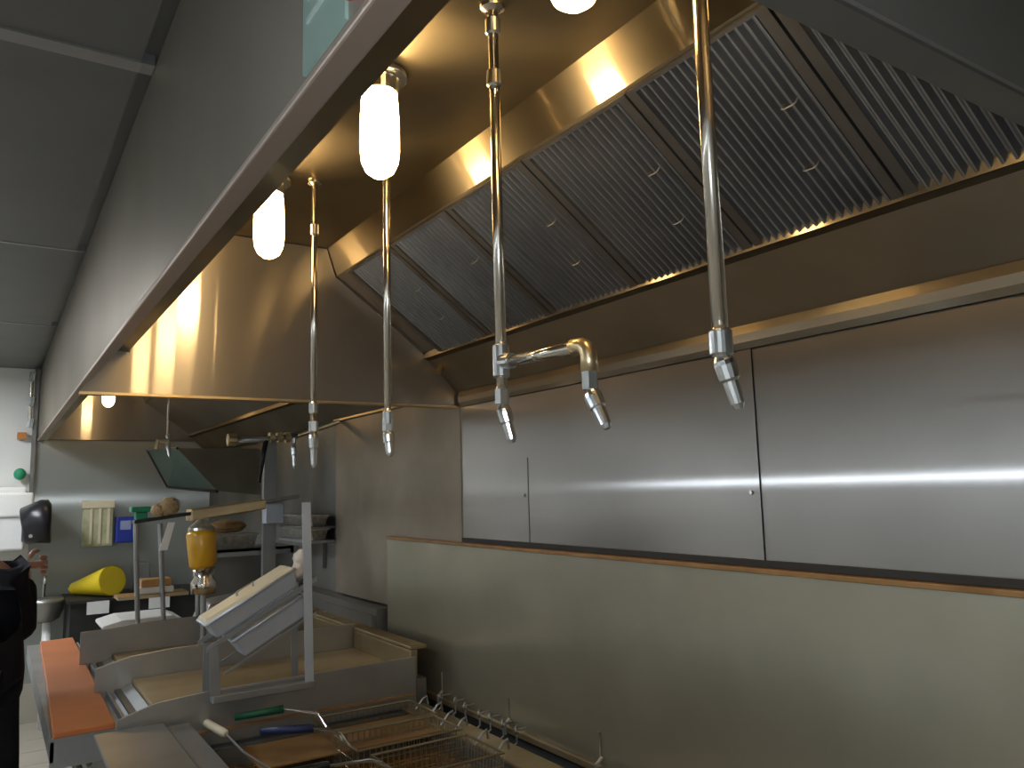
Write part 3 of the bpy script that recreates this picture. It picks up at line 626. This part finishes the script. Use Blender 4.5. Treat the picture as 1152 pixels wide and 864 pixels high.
# clothes: jacket and trousers as slightly larger shells
skin('jacket', 'cloth', [(px+.02, py, .74), (px+.02, py, 1.08), (px, py, 1.28), (px, py, 1.40), body_n[15], body_n[16], (px+.222, py+.32, 1.285), body_n[19], body_n[20], body_n[21]],
     [(0, 1), (1, 2), (2, 3), (3, 4), (4, 5), (5, 6), (3, 7), (7, 8), (8, 9)], [(.25, .17), (.235, .16), (.19, .135), (.16, .12), .085, .074, .056, .08, .06, .048], P0)
skin('trousers', 'cloth', [(px, py, .92), body_n[7], body_n[8], (px+.14, py-.02, .10), body_n[11], body_n[12], (px-.10, py, .10)],
     [(0, 1), (1, 2), (2, 3), (0, 4), (4, 5), (5, 6)], [(.16, .125), .12, .10, .08, .12, .10, .08], P0)
for sx, dy in ((.14, -.02), (-.10, 0)):
    MB().ball((px+sx, py+dy+.06, .045), .05, (.95, 2.6, .9)).build('shoe', 'black', P0, smooth=True)
MB().ball((px, py-.02, 1.67), .105, (.92, 1.0, 1.15)).build('hair', 'hair', P0, smooth=True)
# face details (turned away down the aisle)
MB().ball((px, py+.115, 1.60), .014, (.9, 1.2, 1.3)).build('nose', 'skin', P0, smooth=True)
for s in (-1, 1):
    MB().ball((px+.092*s, py+.01, 1.61), .02, (.4, .9, 1.5)).build('ear', 'skin', P0, smooth=True)
    MB().ball((px+.032*s, py+.098, 1.635), .011).build('eye', 'white', P0, smooth=True)
MB().ball((px, py+.104, 1.565), .02, (1.3, .4, .35)).build('mouth', 'red', P0, smooth=True)
def hand(wr, fw, side, palmn, par):
    """palm and five separate curled fingers; fw = pointing direction, side = towards the thumb, palmn = curl direction"""
    wr = Vector(wr); fw = Vector(fw).normalized(); side = (Vector(side)-fw*Vector(side).dot(fw)).normalized(); pn = Vector(palmn); pn = (pn-fw*pn.dot(fw)-side*pn.dot(side)).normalized()
    nodes = [wr-fw*.02, wr+fw*.035, wr+fw*.075]; edges = [(0, 1), (1, 2)]; rad = [(.026, .02), (.04, .018), (.042, .016)]
    skin('palm', 'skin', nodes, edges, rad, par, 0, 2)
    for k, (o_, L) in enumerate(((.030, .07), (.010, .078), (-.011, .073), (-.031, .058))):
        a_ = wr+fw*.068+side*o_; b_ = a_+fw*L*.45+pn*.008; c_ = b_+fw*L*.25+pn*L*.35; d_ = c_-fw*L*.05+pn*L*.3
        skin('finger', 'skin', [a_, b_, c_, d_], [(0, 1), (1, 2), (2, 3)], [.0095, .009, .0082, .007], par, 0, 2)
    a_ = wr+fw*.02+side*.026; b_ = a_+side*.03+fw*.025; c_ = b_+fw*.028+side*.004+pn*.012
    skin('thumb', 'skin', [a_, b_, c_], [(0, 1), (1, 2)], [.012, .0105, .0085], par, 0, 2)
hand((px+.226, py+.375, 1.34), (.8, .5, -.05), (-.2, .1, 1), (.1, .1, -1), P0)
hand((px-.19, py+.19, .87), (0, .4, -1), (1, .3, 0), (0, -.3, 0), P0)

# ------------------------------------------------------------------ flash of the camera and faint fill of the room
fl_ = bpy.data.lights.new('camera_flash', 'AREA'); fl_.shape = 'RECTANGLE'; fl_.size = .035; fl_.size_y = .02; fl_.energy = 5; fl_.color = (.86, .93, 1)
fo = bpy.data.objects.new('camera_flash', fl_); C.objects.link(fo)
fo.matrix_world = Matrix.Translation((-.03, -.03, 1.60)) @ m.to_3x3().to_4x4()
W = bpy.data.worlds.new('world'); bpy.context.scene.world = W; W.use_nodes = True
W.node_tree.nodes['Background'].inputs[0].default_value = (.5, .55, .6, 1); W.node_tree.nodes['Background'].inputs[1].default_value = .05

s = bpy.context.scene
s.view_settings.view_transform = 'Standard'; s.view_settings.look = 'None'; s.view_settings.gamma = 1; s.view_settings.use_curve_mapping = False
s.view_settings.exposure = 0.38
